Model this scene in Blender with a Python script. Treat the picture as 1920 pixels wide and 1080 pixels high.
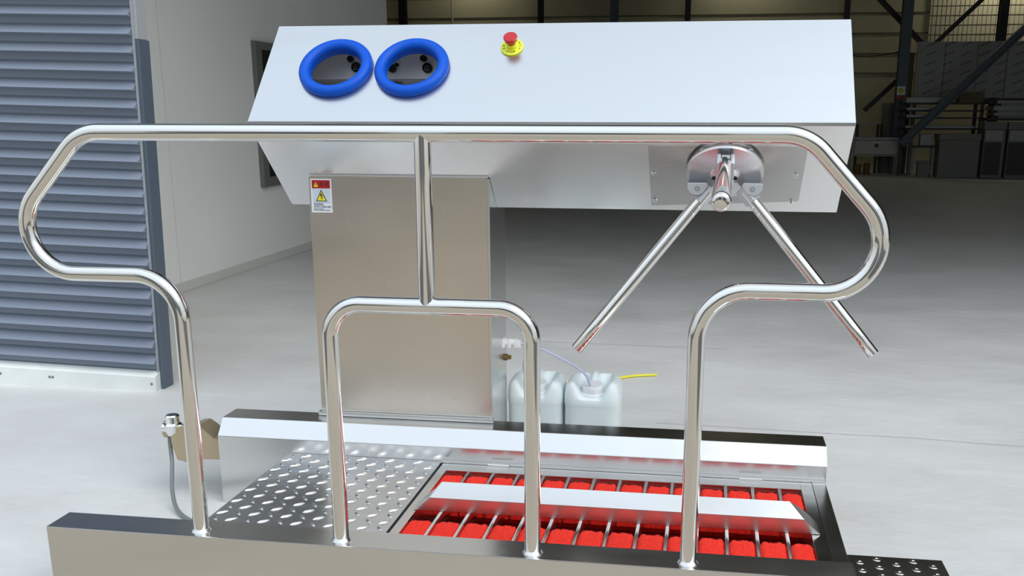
import bpy, bmesh, math, random
from mathutils import Vector, Matrix
random.seed(7)
PI = math.pi
scn = bpy.context.scene
for o in list(bpy.data.objects):
    bpy.data.objects.remove(o)
COL = scn.collection

# ------------------------------------------------------------------ camera
F_PX, CX, CY = 1918.05, 1028.27, 719.0          # focal length and principal point of a 1920 x 1080 frame
YAW, PITCH, ROLL = -0.1558, 0.2578, 0.0012
fw = Vector((math.sin(YAW)*math.cos(PITCH), math.cos(YAW)*math.cos(PITCH), -math.sin(PITCH)))
rt = Vector((math.cos(YAW), -math.sin(YAW), 0))
up = rt.cross(fw)
rt, up = rt*math.cos(ROLL)+up*math.sin(ROLL), up*math.cos(ROLL)-rt*math.sin(ROLL)
cd = bpy.data.cameras.new('camera')
cam = bpy.data.objects.new('camera', cd); COL.objects.link(cam)
cd.sensor_fit = 'HORIZONTAL'; cd.sensor_width = 36.0
cd.lens = F_PX/1920*36.0
cd.shift_x = -(CX-960)/1920; cd.shift_y = (CY-540)/1920
cd.clip_end = 200
M3 = Matrix((rt, up, -fw)).transposed()
cam.matrix_world = Matrix.Translation((0.3816, -2.1947, 1.20)) @ M3.to_4x4()
scn.camera = cam

# ------------------------------------------------------------------ sky, sun, exposure
w = bpy.data.worlds.new('overcast_sky'); scn.world = w; w.use_nodes = True
nt = w.node_tree; nt.nodes.clear()
wo = nt.nodes.new('ShaderNodeOutputWorld'); bg = nt.nodes.new('ShaderNodeBackground')
tc = nt.nodes.new('ShaderNodeTexCoord'); sx = nt.nodes.new('ShaderNodeSeparateXYZ')
rp = nt.nodes.new('ShaderNodeValToRGB')
rp.color_ramp.elements[0].position = 0.0; rp.color_ramp.elements[0].color = (0.50, 0.53, 0.55, 1)
rp.color_ramp.elements[1].position = 0.75; rp.color_ramp.elements[1].color = (0.82, 0.94, 1.08, 1)
nt.links.new(tc.outputs['Generated'], sx.inputs[0]); nt.links.new(sx.outputs['Z'], rp.inputs[0])
nt.links.new(rp.outputs[0], bg.inputs['Color']); bg.inputs['Strength'].default_value = 1.25
nt.links.new(bg.outputs[0], wo.inputs[0])
sd = bpy.data.lights.new('hazy_sun', 'SUN'); sd.energy = 1.8; sd.angle = math.radians(50); sd.color = (1.0, 0.97, 0.92)
so = bpy.data.objects.new('hazy_sun', sd); COL.objects.link(so)
so.rotation_euler = (math.radians(42), 0, math.radians(52))
so.location = (6, -6, 9)
vs = scn.view_settings
vs.view_transform = 'Standard'; vs.look = 'None'; vs.gamma = 1.0; vs.exposure = 0.13; vs.use_curve_mapping = False

# ------------------------------------------------------------------ materials
MATS = {}
def principled(name, color, rough=0.5, metal=0.0, spec=0.5, **kw):
    m = bpy.data.materials.new(name); m.use_nodes = True
    b = m.node_tree.nodes['Principled BSDF']
    b.inputs['Base Color'].default_value = (*color, 1)
    b.inputs['Roughness'].default_value = rough
    b.inputs['Metallic'].default_value = metal
    b.inputs['Specular IOR Level'].default_value = spec
    for k, v in kw.items():
        b.inputs[k.replace('_', ' ')].default_value = v
    MATS[name] = m
    return m
def nodes(m): return m.node_tree.nodes, m.node_tree.links, m.node_tree.nodes['Principled BSDF']
def coords(m, scale=(1, 1, 1), rot=(0, 0, 0), world=True):
    N, L, b = nodes(m)
    g = N.new('ShaderNodeNewGeometry') if world else N.new('ShaderNodeTexCoord')
    mp = N.new('ShaderNodeMapping'); mp.inputs['Scale'].default_value = scale; mp.inputs['Rotation'].default_value = rot
    L.new(g.outputs['Position'] if world else g.outputs['Object'], mp.inputs['Vector'])
    return mp.outputs[0]
def noise(m, vec, scale, detail=4, rough=0.55):
    N, L, b = nodes(m)
    n = N.new('ShaderNodeTexNoise'); n.inputs['Scale'].default_value = scale
    n.inputs['Detail'].default_value = detail; n.inputs['Roughness'].default_value = rough
    L.new(vec, n.inputs['Vector']); return n.outputs['Fac']
def ramp(m, fac, stops):
    N, L, b = nodes(m)
    r = N.new('ShaderNodeValToRGB'); e = r.color_ramp.elements
    while len(e) < len(stops): e.new(0.5)
    for i, (p, c) in enumerate(stops):
        e[i].position = p; e[i].color = (*c, 1) if len(c) == 3 else c
    L.new(fac, r.inputs[0]); return r.outputs[0]
def maprange(m, fac, a, b_, c, d):
    N, L, b = nodes(m)
    r = N.new('ShaderNodeMapRange')
    for i, v in zip(('From Min', 'From Max', 'To Min', 'To Max'), (a, b_, c, d)): r.inputs[i].default_value = v
    L.new(fac, r.inputs['Value']); return r.outputs[0]
def bump(m, fac, strength, dist):
    N, L, b = nodes(m)
    n = N.new('ShaderNodeBump'); n.inputs['Strength'].default_value = strength; n.inputs['Distance'].default_value = dist
    L.new(fac, n.inputs['Height']); L.new(n.outputs[0], b.inputs['Normal'])
def steel(name, color, rough, var=0.06, wob=0.02, grain=True):
    m = principled(name, color, rough, 1.0)
    N, L, b = nodes(m)
    v = coords(m, (2.2, 9, 9))
    f = noise(m, v, 1.7, 5)
    L.new(maprange(m, f, 0.3, 0.7, rough-var, rough+var), b.inputs['Roughness'])
    if wob:
        f2 = noise(m, coords(m, (1, 1.6, 1.6)), 3.0, 2)
        bump(m, f2, wob, 0.1)
    return m
steel('steel_sheet', (0.70, 0.695, 0.68), 0.24, 0.025, 0.003)
steel('steel_panel', (0.62, 0.63, 0.635), 0.30, 0.03, 0.0)
steel('steel_housing', (0.90, 0.89, 0.875), 0.22, 0.02, 0.0)
principled('steel_inner', (0.90, 0.89, 0.85), 0.4, 0.1)
steel('steel_mount', (0.60, 0.59, 0.575), 0.26, 0.02, 0.0)
steel('steel_mirror', (0.74, 0.73, 0.72), 0.11, 0.02, 0.004)
steel('steel_door', (0.70, 0.635, 0.555), 0.26, 0.02, 0.0)
steel('steel_bright', (0.76, 0.755, 0.74), 0.2, 0.04, 0.004)
steel('steel_pipe', (0.76, 0.745, 0.71), 0.07, 0.02, 0.0)
steel('steel_tread', (0.74, 0.75, 0.76), 0.22, 0.06, 0.05)
principled('cast_alloy', (0.60, 0.63, 0.67), 0.42, 0.55)
steel('hub_disc', (0.70, 0.69, 0.70), 0.25, 0.03, 0.0)
principled('chrome', (0.85, 0.85, 0.84), 0.05, 1.0)
principled('dark_gap', (0.015, 0.015, 0.016), 0.7)
principled('black_plastic', (0.012, 0.012, 0.012), 0.45)
principled('blue_rubber', (0.002, 0.085, 0.55), 0.42, 0, 0.22)
principled('red_plastic', (0.50, 0.012, 0.02), 0.3)
principled('yellow_plastic', (0.76, 0.82, 0.035), 0.4)
principled('black_print', (0.02, 0.02, 0.02), 0.6)
principled('dark_red_print', (0.16, 0.01, 0.01), 0.6)
principled('white_print', (0.80, 0.84, 0.88), 0.4)
principled('pale_blue_print', (0.62, 0.70, 0.80), 0.4)
principled('red_print', (0.42, 0.008, 0.015), 0.45)
principled('yellow_print', (0.85, 0.74, 0.03), 0.45)
principled('grey_print', (0.22, 0.24, 0.30), 0.5)
principled('white_plastic', (0.92, 0.93, 0.94), 0.4)
principled('yellow_hose', (0.72, 0.66, 0.05), 0.45)
principled('tan_paint', (0.46, 0.37, 0.25), 0.28, 0.6)
principled('grey_cable', (0.16, 0.19, 0.19), 0.45)
principled('brown_parts', (0.20, 0.12, 0.03), 0.6)
m = principled('can_plastic', (0.88, 0.985, 1.0), 0.38, 0, 0.4)
MATS['can_plastic'].node_tree.nodes['Principled BSDF'].inputs['Subsurface Weight'].default_value = 0.35
MATS['can_plastic'].node_tree.nodes['Principled BSDF'].inputs['Subsurface Radius'].default_value = (0.05, 0.06, 0.07)
principled('clear_tube', (0.60, 0.66, 0.86), 0.2, 0, 0.6)
# red bristles
m = principled('red_bristle', (0.78, 0.012, 0.008), 0.75, 0, 0.25); N, L, b = nodes(m)
f = noise(m, coords(m), 160, 4, 0.7)
L.new(ramp(m, f, [(0.3, (0.78, 0.014, 0.008)), (0.7, (1.0, 0.055, 0.03))]), b.inputs['Base Color']); bump(m, f, 0.8, 0.006)
# concrete floor
m = principled('concrete', (0.5, 0.5, 0.49), 0.55, 0, 0.35); N, L, b = nodes(m)
v = coords(m); f1 = noise(m, v, 0.55, 6, 0.6); f2 = noise(m, coords(m, (1.0, 1.5, 1)), 1.4, 6, 0.6); f3 = noise(m, coords(m, (1, 1.5, 1), (0, 0, 0.5)), 7, 6, 0.6)
mx = N.new('ShaderNodeMath'); mx.operation = 'MULTIPLY_ADD'; L.new(f2, mx.inputs[0]); mx.inputs[1].default_value = 0.5
m2 = N.new('ShaderNodeMath'); m2.operation = 'MULTIPLY'; L.new(f1, m2.inputs[0]); m2.inputs[1].default_value = 0.5; L.new(m2.outputs[0], mx.inputs[2])
c1 = ramp(m, mx.outputs[0], [(0.34, (0.54, 0.54, 0.525)), (0.5, (0.62, 0.62, 0.61)), (0.66, (0.69, 0.695, 0.685))])
L.new(c1, b.inputs['Base Color'])
L.new(maprange(m, f2, 0.3, 0.7, 0.42, 0.62), b.inputs['Roughness']); bump(m, f3, 0.24, 0.02)
m = principled('paving_warm', (0.50, 0.44, 0.37), 0.8, 0, 0.3); N, L, b = nodes(m)
L.new(ramp(m, noise(m, coords(m), 1.3, 6), [(0.3, (0.36, 0.315, 0.25)), (0.7, (0.44, 0.39, 0.315))]), b.inputs['Base Color'])
principled('strip_dark', (0.07, 0.07, 0.072), 0.9)  # dark tone for the ground strips added for pipe reflections
m = principled('blue_cladding', (0.15, 0.19, 0.27), 0.5, 0, 0.35); N, L, b = nodes(m)
L.new(ramp(m, noise(m, coords(m, (0.6, 1, 6)), 1.4, 4), [(0.3, (0.195, 0.228, 0.29)), (0.7, (0.22, 0.258, 0.325))]), b.inputs['Base Color'])
principled('slate_trim', (0.085, 0.115, 0.15), 0.4)
principled('pale_flashing', (0.36, 0.38, 0.40), 0.5)
m = principled('white_sill', (0.72, 0.75, 0.73), 0.45); N, L, b = nodes(m)
L.new(ramp(m, noise(m, coords(m), 6, 5), [(0.3, (0.66, 0.69, 0.67)), (0.7, (0.76, 0.79, 0.77))]), b.inputs['Base Color'])
m = principled('white_wall', (0.55, 0.56, 0.54), 0.75, 0, 0.3); N, L, b = nodes(m)
L.new(ramp(m, noise(m, coords(m), 0.8, 5), [(0.3, (0.85, 0.86, 0.83)), (0.7, (0.91, 0.92, 0.89))]), b.inputs['Base Color'])
principled('tan_render', (0.34, 0.30, 0.235), 0.8)
principled('skirting', (0.66, 0.66, 0.63), 0.5)
m = principled('olive_wall', (0.40, 0.38, 0.25), 0.7, 0, 0.3); N, L, b = nodes(m)
L.new(ramp(m, noise(m, coords(m, (1, 1, 0.4)), 0.5, 4), [(0.3, (0.50, 0.475, 0.32)), (0.7, (0.60, 0.575, 0.39))]), b.inputs['Base Color'])
principled('cream_panel', (0.66, 0.62, 0.45), 0.6)
principled('ceiling_metal', (0.30, 0.30, 0.29), 0.7)
principled('joint_line', (0.13, 0.12, 0.07), 0.8)
principled('blue_steel', (0.085, 0.115, 0.14), 0.45)
principled('black_steel', (0.018, 0.019, 0.02), 0.5)
principled('pale_pipe', (0.55, 0.54, 0.42), 0.5)
principled('grey_frame', (0.16, 0.165, 0.155), 0.5)
principled('dark_glass', (0.012, 0.013, 0.014), 0.15)
principled('drawer_paint', (0.55, 0.55, 0.50), 0.5)
principled('frame_pale', (0.42, 0.42, 0.37), 0.5)
principled('cardboard', (0.16, 0.13, 0.08), 0.8)
principled('yellow_bag', (0.50, 0.47, 0.10), 0.7)
principled('dark_stack', (0.06, 0.062, 0.06), 0.6)
principled('machine_grey', (0.22, 0.225, 0.205), 0.5)
principled('machine_pale', (0.40, 0.42, 0.42), 0.4)
principled('sheet_metal', (0.30, 0.31, 0.32), 0.45, 0.5)
principled('roll_grey', (0.20, 0.195, 0.16), 0.7)
# film-covered board with slanted printed dashes
m = principled('film_board', (0.30, 0.31, 0.31), 0.45); N, L, b = nodes(m)
g = N.new('ShaderNodeNewGeometry'); s = N.new('ShaderNodeSeparateXYZ'); L.new(g.outputs['Position'], s.inputs[0])
def mth(op, a, c=None, d=None):
    n = N.new('ShaderNodeMath'); n.operation = op
    for i, q in enumerate((a, c, d)):
        if q is None: continue
        if isinstance(q, (int, float)): n.inputs[i].default_value = q
        else: L.new(q, n.inputs[i])
    return n.outputs[0]
xs = mth('MULTIPLY', s.outputs['X'], 1/0.345); xf = mth('FRACT', xs)
sl = mth('SUBTRACT', s.outputs['Z'], mth('MULTIPLY', mth('MULTIPLY', xf, 0.345), 0.42))
zf = mth('FRACT', mth('MULTIPLY', sl, 1/0.185))
d1 = mth('LESS_THAN', mth('ABSOLUTE', mth('SUBTRACT', zf, 0.5)), 0.11)
d2 = mth('LESS_THAN', mth('ABSOLUTE', mth('SUBTRACT', xf, 0.5)), 0.30)
mk = mth('MULTIPLY', d1, d2)
mixn = N.new('ShaderNodeMix'); mixn.data_type = 'RGBA'
mixn.inputs[6].default_value = (0.40, 0.415, 0.41, 1); mixn.inputs[7].default_value = (0.22, 0.23, 0.23, 1)
L.new(mk, mixn.inputs[0]); L.new(mixn.outputs[2], b.inputs['Base Color'])

# ------------------------------------------------------------------ mesh helpers
ORG = {}
class MB:
    def __init__(self): self.bm = bmesh.new(); self.bev = False
    def box(self, x0, x1, y0, y1, z0, z1, bevel=0.0, seg=2, mat=None):
        M = Matrix.Translation(((x0+x1)/2, (y0+y1)/2, (z0+z1)/2)) @ Matrix.Diagonal((abs(x1-x0), abs(y1-y0), abs(z1-z0), 1))
        if mat is not None: M = mat @ M
        r = bmesh.ops.create_cube(self.bm, size=1.0, matrix=M)
        if bevel:
            self.bev = True
            es = list({e for v in r['verts'] for e in v.link_edges})
            bmesh.ops.bevel(self.bm, geom=es, offset=bevel, segments=seg, profile=0.5, affect='EDGES', clamp_overlap=True)
        return self
    def prism(self, prof, a0, a1, axis='X', bevel=0.0, seg=2, ends=None):
        """closed profile (two coordinates) extruded along an axis; ends = optional per-point (a0, a1)"""
        vs = [[], []]
        for i, (p, q) in enumerate(prof):
            for k, a in enumerate((a0, a1)):
                if ends: a = ends[i][k]
                c = {'X': (a, p, q), 'Y': (p, a, q), 'Z': (p, q, a)}[axis]
                vs[k].append(self.bm.verts.new(c))
        n = len(prof); fs = []
        fs.append(self.bm.faces.new(vs[0])); fs.append(self.bm.faces.new(list(reversed(vs[1]))))
        for i in range(n):
            fs.append(self.bm.faces.new((vs[0][i], vs[1][i], vs[1][(i+1) % n], vs[0][(i+1) % n])))
        bmesh.ops.recalc_face_normals(self.bm, faces=fs)
        if bevel:
            self.bev = True
            es = list({e for f in fs for e in f.edges})
            bmesh.ops.bevel(self.bm, geom=es, offset=bevel, segments=seg, profile=0.5, affect='EDGES', clamp_overlap=True)
        return self
    def tube(self, pts, r, seg=24, caps=True, radii=None):
        pts = [Vector(p) for p in pts]; n = len(pts)
        tang = []
        for i in range(n):
            a = pts[max(i-1, 0)]; c = pts[min(i+1, n-1)]
            tang.append((c-a).normalized())
        ref = Vector((0, 1, 0)) if abs(tang[0].y) < 0.9 else Vector((1, 0, 0))
        nrm = (ref - tang[0]*ref.dot(tang[0])).normalized()
        rings = []
        for i in range(n):
            nrm = (nrm - tang[i]*nrm.dot(tang[i])).normalized()
            bi = tang[i].cross(nrm); rr = radii[i] if radii else r
            rings.append([self.bm.verts.new(pts[i]+(nrm*math.cos(2*PI*k/seg)+bi*math.sin(2*PI*k/seg))*rr) for k in range(seg)])
        for a, c in zip(rings, rings[1:]):
            for k in range(seg):
                self.bm.faces.new((a[k], a[(k+1) % seg], c[(k+1) % seg], c[k]))
        if caps:
            self.bm.faces.new(list(reversed(rings[0]))); self.bm.faces.new(rings[-1])
        return self
    def lathe(self, prof, center, axis, seg=32, closed=False, squash=None):
        """prof: (radius, height along axis)"""
        ax = Vector(axis).normalized(); c = Vector(center)
        ref = Vector((1, 0, 0)) if abs(ax.x) < 0.9 else Vector((0, 1, 0))
        u = (ref-ax*ref.dot(ax)).normalized(); v = ax.cross(u)
        rings = []
        for r, h in prof:
            if r < 1e-6: rings.append([self.bm.verts.new(c+ax*h)])
            else: rings.append([self.bm.verts.new(c+ax*h+(u*math.cos(2*PI*k/seg)+v*math.sin(2*PI*k/seg))*r) for k in range(seg)])
        pairs = list(zip(rings, rings[1:]))
        if closed: pairs.append((rings[-1], rings[0]))
        fs = []
        for a, d in pairs:
            for k in range(seg):
                q = [a[k % len(a)], a[(k+1) % seg % len(a)], d[(k+1) % seg % len(d)], d[k % len(d)]]
                q2 = []
                for x in q:
                    if x not in q2: q2.append(x)
                if len(q2) > 2: fs.append(self.bm.faces.new(q2))
        bmesh.ops.recalc_face_normals(self.bm, faces=fs)
        return self
    def poly(self, pts):
        self.bm.faces.new([self.bm.verts.new(p) for p in pts]); return self
    def slab(self, pts, off):
        """flat polygon given thickness along vector off"""
        off = Vector(off); a = [self.bm.verts.new(p) for p in pts]; c = [self.bm.verts.new(Vector(p)+off) for p in pts]
        n = len(pts); fs = [self.bm.faces.new(a), self.bm.faces.new(list(reversed(c)))]
        for i in range(n): fs.append(self.bm.faces.new((a[i], c[i], c[(i+1) % n], a[(i+1) % n])))
        bmesh.ops.recalc_face_normals(self.bm, faces=fs); return self
    def build(self, name, mat, parent=None, origin=None, sharp=35, mesh_only=False):
        me = bpy.data.meshes.new(name)
        if origin is None and parent is None and not mesh_only:
            co = [v.co for v in self.bm.verts]
            origin = Vector(((min(c.x for c in co)+max(c.x for c in co))/2, (min(c.y for c in co)+max(c.y for c in co))/2, min(c.z for c in co)))
        pw = ORG.get(parent.name, Vector((0, 0, 0))) if parent else Vector((0, 0, 0))
        sub = Vector(origin) if origin is not None else pw
        if not mesh_only:
            bmesh.ops.translate(self.bm, verts=self.bm.verts, vec=-sub)
        self.bm.to_mesh(me); self.bm.free()
        me.polygons.foreach_set('use_smooth', [True]*len(me.polygons))
        me.set_sharp_from_angle(angle=math.radians(sharp))
        me.materials.append(MATS[mat])
        if mesh_only: return me
        o = bpy.data.objects.new(name, me); COL.objects.link(o)
        o.parent = parent; o.location = sub-pw
        if self.bev:
            wn = o.modifiers.new('weighted_normal', 'WEIGHTED_NORMAL'); wn.weight = 100; wn.keep_sharp = True
        ORG[o.name] = sub
        return o
def tag(o, label=None, cat=None, group=None, kind=None):
    if label: o['label'] = label
    if cat: o['category'] = cat
    if group: o['group'] = group
    if kind: o['kind'] = kind
    return o
def empty(name, loc, label=None, cat=None, group=None):
    o = bpy.data.objects.new(name, None); COL.objects.link(o); o.location = loc; o.empty_display_size = 0.1
    ORG[o.name] = Vector(loc)
    return tag(o, label, cat, group)
def inst(me, name, loc, parent, rotz=0, rot=None, scale=None):
    o = bpy.data.objects.new(name, me); COL.objects.link(o); o.parent = parent
    o.location = Vector(loc)-ORG[parent.name]
    o.rotation_euler = rot if rot else (0, 0, rotz)
    if scale: o.scale = scale
    return o
def frame_mat(origin, x, y, z):
    M = Matrix((Vector(x).normalized(), Vector(y).normalized(), Vector(z).normalized())).transposed().to_4x4()
    return Matrix.Translation(origin) @ M
def fillet(pts, r, n=14):
    pts = [Vector(p) for p in pts]; out = [pts[0]]
    for a, c, d in zip(pts, pts[1:], pts[2:]):
        u = (a-c).normalized(); v = (d-c).normalized(); ang = u.angle(v)
        t = r/math.tan(ang/2); cen = c+(u+v).normalized()*(r/math.sin(ang/2))
        s = (c+u*t)-cen; e = (c+v*t)-cen
        tot = s.angle(e); ax = s.cross(e).normalized()
        for k in range(n+1): out.append(cen+Matrix.Rotation(tot*k/n, 3, ax) @ s)
    out.append(pts[-1]); return out
def smooth_path(pts, n=8):
    P = [Vector(p) for p in pts]; P = [P[0]*2-P[1]]+P+[P[-1]*2-P[-2]]; out = []
    for i in range(1, len(P)-2):
        for k in range(n):
            t = k/n; a, b_, c, d = P[i-1:i+3]
            out.append(0.5*((2*b_)+(c-a)*t+(2*a-5*b_+4*c-d)*t*t+(3*b_-a-3*c+d)*t**3))
    out.append(P[-2]); return out
def text(name, body, size, mat, parent, M, extrude=0.0003, align='CENTER', xs=1.0):
    cu = bpy.data.curves.new(name, 'FONT'); cu.body = body; cu.size = size; cu.extrude = extrude
    cu.align_x = align; cu.align_y = 'CENTER'; cu.resolution_u = 3
    t = bpy.data.objects.new(name+'_curve', cu); COL.objects.link(t)
    dg = bpy.context.evaluated_depsgraph_get()
    me = bpy.data.meshes.new_from_object(t.evaluated_get(dg)); me.name = name
    bpy.data.objects.remove(t); bpy.data.curves.remove(cu)
    me.transform(Matrix.Translation(-ORG[parent.name]) @ M @ Matrix.Diagonal((xs, 1, 1, 1)))
    me.materials.clear(); me.materials.append(MATS[mat])
    o = bpy.data.objects.new(name, me); COL.objects.link(o); o.parent = parent; ORG[o.name] = ORG[parent.name]
    return o

# ------------------------------------------------------------------ the setting
tag(MB().box(-12, 16, -0.12, 24, -0.12, 0).build('floor', 'concrete'), kind='structure')
tag(MB().box(-30, 30, -34, -0.121, -0.12, -0.002).build('forecourt_paving', 'paving_warm'), kind='structure')
for x0, x1 in ((-6.0, -2.6), (1.7, 4.6)):      # unseen dark strips, added to give the pipes striped reflections
    MB().box(x0, x1, -15.5, -0.8, -0.01, 0.001).build('reflection_strip', 'strip_dark', bpy.data.objects['forecourt_paving'])
# joint lines in the slab, cut as thin sunk strips
def crack(pts, wdt, name):
    mb = MB(); pts = smooth_path(pts, 10)
    for i, (a, c) in enumerate(zip(pts, pts[1:])):
        o0 = wdt*(0.6+0.6*random.random())
        mb.poly([(a.x, a.y-o0, 0.0006), (c.x, c.y-o0, 0.0006), (c.x, c.y+o0, 0.0006), (a.x, a.y+o0, 0.0006)])
    return mb.build(name, 'joint_grey', bpy.data.objects['floor'])
principled('joint_grey', (0.40, 0.40, 0.385), 0.8)
crack([(0.2, 1.755, 0), (0.389, 1.75, 0), (0.841, 1.723, 0), (1.198, 1.712, 0), (1.536, 1.674, 0), (2.4, 1.65, 0), (4.5, 1.6, 0)], 0.003, 'slab_joint')
crack([(-0.9, 3.2, 0), (-0.546, 3.178, 0), (0.178, 3.162, 0), (0.5, 3.15, 0)], 0.004, 'slab_joint')
# hall envelope
tag(MB().box(-12, -3.23, 2.15, 9.3, 0, 7.5).build('wall_left', 'white_wall'), kind='structure')
wl = bpy.data.objects['wall_left']
sk = tag(MB().box(-3.23, -3.215, 2.2, 9.3, 0, 0.065, 0.003).build('baseboard_left', 'skirting'), kind='structure')
tag(MB().box(-3.232, -3.2285, 4.36, 4.366, 0.065, 7.4).build('panel_seam', 'skirting', wl))
tag(MB().box(-12.3, 16.3, 21.5, 21.8, 0, 7.5).build('wall_back', 'olive_wall'), kind='structure')
tag(MB().box(-12.3, -12, 2.0, 21.5, 0, 7.5).build('wall_far_left', 'olive_wall'), kind='structure')
tag(MB().box(16, 16.3, 2.0, 21.5, 0, 7.5).build('wall_right', 'olive_wall'), kind='structure')
ce = tag(MB().box(-12.3, 16.3, 1.95, 21.8, 7.5, 7.7).build('ceiling', 'ceiling_metal'), kind='structure')
# unseen building added behind the camera to shape reflections in the steel
ob = tag(MB().box(-11, 12, -20.0, -16.0, 0, 5.0).build('reflection_wall', 'tan_render'), kind='structure')
for x0, x1 in ((-9.5, -6.5), (-3.2, -0.6), (3.0, 5.6), (8.4, 11.2)):  # dark bays added for contrast in the reflections
    MB().box(x0, x1, -16.03, -15.96, 0, 3.6).build('reflection_dark_bay', 'slate_trim', ob)
for x in (-10.6, -4.9, 1.2, 7.0):  # pale bays added between them, also for reflection contrast
    MB().box(x-0.55, x+0.55, -16.03, -15.93, 0, 4.9).build('reflection_pale_bay', 'white_sill', ob)
tag(MB().box(-12.3, 16.3, 2.05, 2.3, 4.5, 7.5).build('wall_front_header', 'pale_flashing'), kind='structure')
tag(MB().box(10.5, 16.3, 2.05, 2.3, 0, 4.5).build('wall_front_right', 'blue_cladding'), kind='structure')
wb = bpy.data.objects['wall_back']
# back wall: horizontal joints, rows of vertical battens, and the pale gridded panel
for z in (2.05, 2.45, 2.86, 3.27, 3.7):
    MB().box(-12, 4.9, 21.485, 21.5, z-0.012, z+0.012).build('wall_joint', 'joint_line', wb)
gp = MB().box(4.75, 8.6, 21.46, 21.5, 2.2, 5.5).build('pale_panel', 'cream_panel', wb)
gb = MB()
for i in range(42):
    x = 4.8+i*0.0905
    gb.box(x-0.004, x+0.004, 21.456, 21.462, 2.2, 5.5)
for i in range(18):
    z = 2.25+i*0.19
    gb.box(4.75, 8.6, 21.455, 21.462, z-0.005, z+0.005)
tag(gb.build('panel_grid', 'joint_line', gp), kind='stuff')
# unseen fill lamps, added above the view to brighten the back wall
principled('fill_tube', (1, 1, 1), 0.5)
bl = MATS['fill_tube'].node_tree.nodes['Principled BSDF']; bl.inputs['Emission Color'].default_value = (1.0, 0.95, 0.80, 1); bl.inputs['Emission Strength'].default_value = 4.0
for x, pw_, lab in ((-5.0, 7, 'added fill lamp above the pale pipe on the back wall'), (0.9, 7, 'added fill lamp above the middle of the back wall'), (6.3, 26, 'added fill lamp above the pale gridded panel')):
    lm = empty('fill_lamp', (x, 21.2, 4.55), lab, 'lamp', 'added fill lamps at the back wall')
    MB().box(x-0.6, x+0.6, 20.98, 21.06, 4.66, 4.72, 0.005).box(x-0.03, x+0.03, 21.06, 21.5, 4.66, 4.70).build('fill_housing', 'grey_frame', lm)
    MB().tube([(x-0.55, 21.02, 4.64), (x+0.55, 21.02, 4.64)], 0.016, 12).build('fill_tube', 'fill_tube', lm)
    ld = bpy.data.lights.new('fill_glow', 'AREA'); ld.shape = 'RECTANGLE'; ld.size = 1.1; ld.size_y = 0.05; ld.energy = pw_; ld.color = (1.0, 0.94, 0.76)
    lo = bpy.data.objects.new('fill_glow', ld); COL.objects.link(lo); lo.parent = lm; lo.location = (0, -0.18, 0.05); lo.rotation_euler = (math.radians(25), 0, 0)
# window in the white wall
wn = tag(MB().box(-3.225, -3.205, 5.79, 7.2, 0.7, 1.74).build('window_1', 'dark_glass', origin=(-3.22, 6.5, 0.7)), kind='structure')
for a in ((5.76, 5.87, 0.62, 1.75), (7.12, 7.23, 0.62, 1.75)):
    MB().box(-3.23, -3.19, a[0], a[1], a[2], a[3], 0.004).build('window_frame', 'grey_frame', wn)
MB().box(-3.23, -3.19, 5.87, 7.12, 1.69, 1.75, 0.004).build('window_frame', 'grey_frame', wn)
MB().box(-3.23, -3.19, 5.87, 7.12, 0.62, 0.70, 0.004).build('window_frame', 'grey_frame', wn)
# blue ribbed front wall, leaning a touch
lean = Matrix.Translation((-2.03, 1.9, 0)) @ Matrix.Rotation(math.radians(1.45), 4, 'Y') @ Matrix.Translation((2.03, -1.9, 0))
bw = MB().box(-8, -2.035, 1.9265, 2.0, 0.05, 7.4).build('wall_front', 'slate_trim', origin=(-2.03, 1.9, 0))
tag(bw, kind='structure')
rb = MB(); P = 0.0732
prof = [(1.93, 0.0), (1.928, 0.001), (1.921, 0.034), (1.889, 0.0395), (1.887, 0.0410), (1.889, 0.0425), (1.926, P-0.001), (1.93, P)]
rb.prism(prof, -5.97, -0.005)
for v in rb.bm.verts: v.co.y -= 1.9; 
rib_me = rb.build('cladding_rib', 'blue_cladding', mesh_only=True, sharp=40)
for i in range(36):
    o = bpy.data.objects.new('cladding_rib', rib_me); COL.objects.link(o); o.parent = bw
    o.location = (-0.003*math.sin(i*1.7), 0, 0.082+i*P)
sill = MB().prism([(1.885, -0.22), (1.885, 0.064), (1.888, 0.067), (1.93, 0.085), (1.93, -0.22)], -8, -2.03).build('sill_strip', 'white_sill', bw)
for x in (-2.05, -2.53, -2.545, -2.79):
    MB().lathe([(0.0, 0.003), (0.005, 0.003), (0.006, 0)], (x, 1.885, 0.033), (0, -1, 0), 12).build('rivet', 'grey_frame', sill)
MB().box(-2.0348, -2.0305, 1.912, 1.925, 0.0, 7.4, 0.001).build('edge_flashing', 'pale_flashing', bw)
MB().box(-2.0346, -2.014, 1.926, 2.01, 0.0, 1.495, 0.003).build('end_post', 'slate_trim', bw)
MB().box(-2.0346, -2.018, 1.926, 2.005, 1.496, 7.4, 0.003).build('end_cover', 'pale_flashing', bw)
bw.matrix_world = lean @ Matrix.Translation((-2.03, 1.9, 0))

# ------------------------------------------------------------------ the washing station
ST = empty('boot_washing_station', (0, 0, 0), 'stainless steel boot and hand washing station with handrail, turnstile arms and red brushes', 'washing station')
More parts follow.
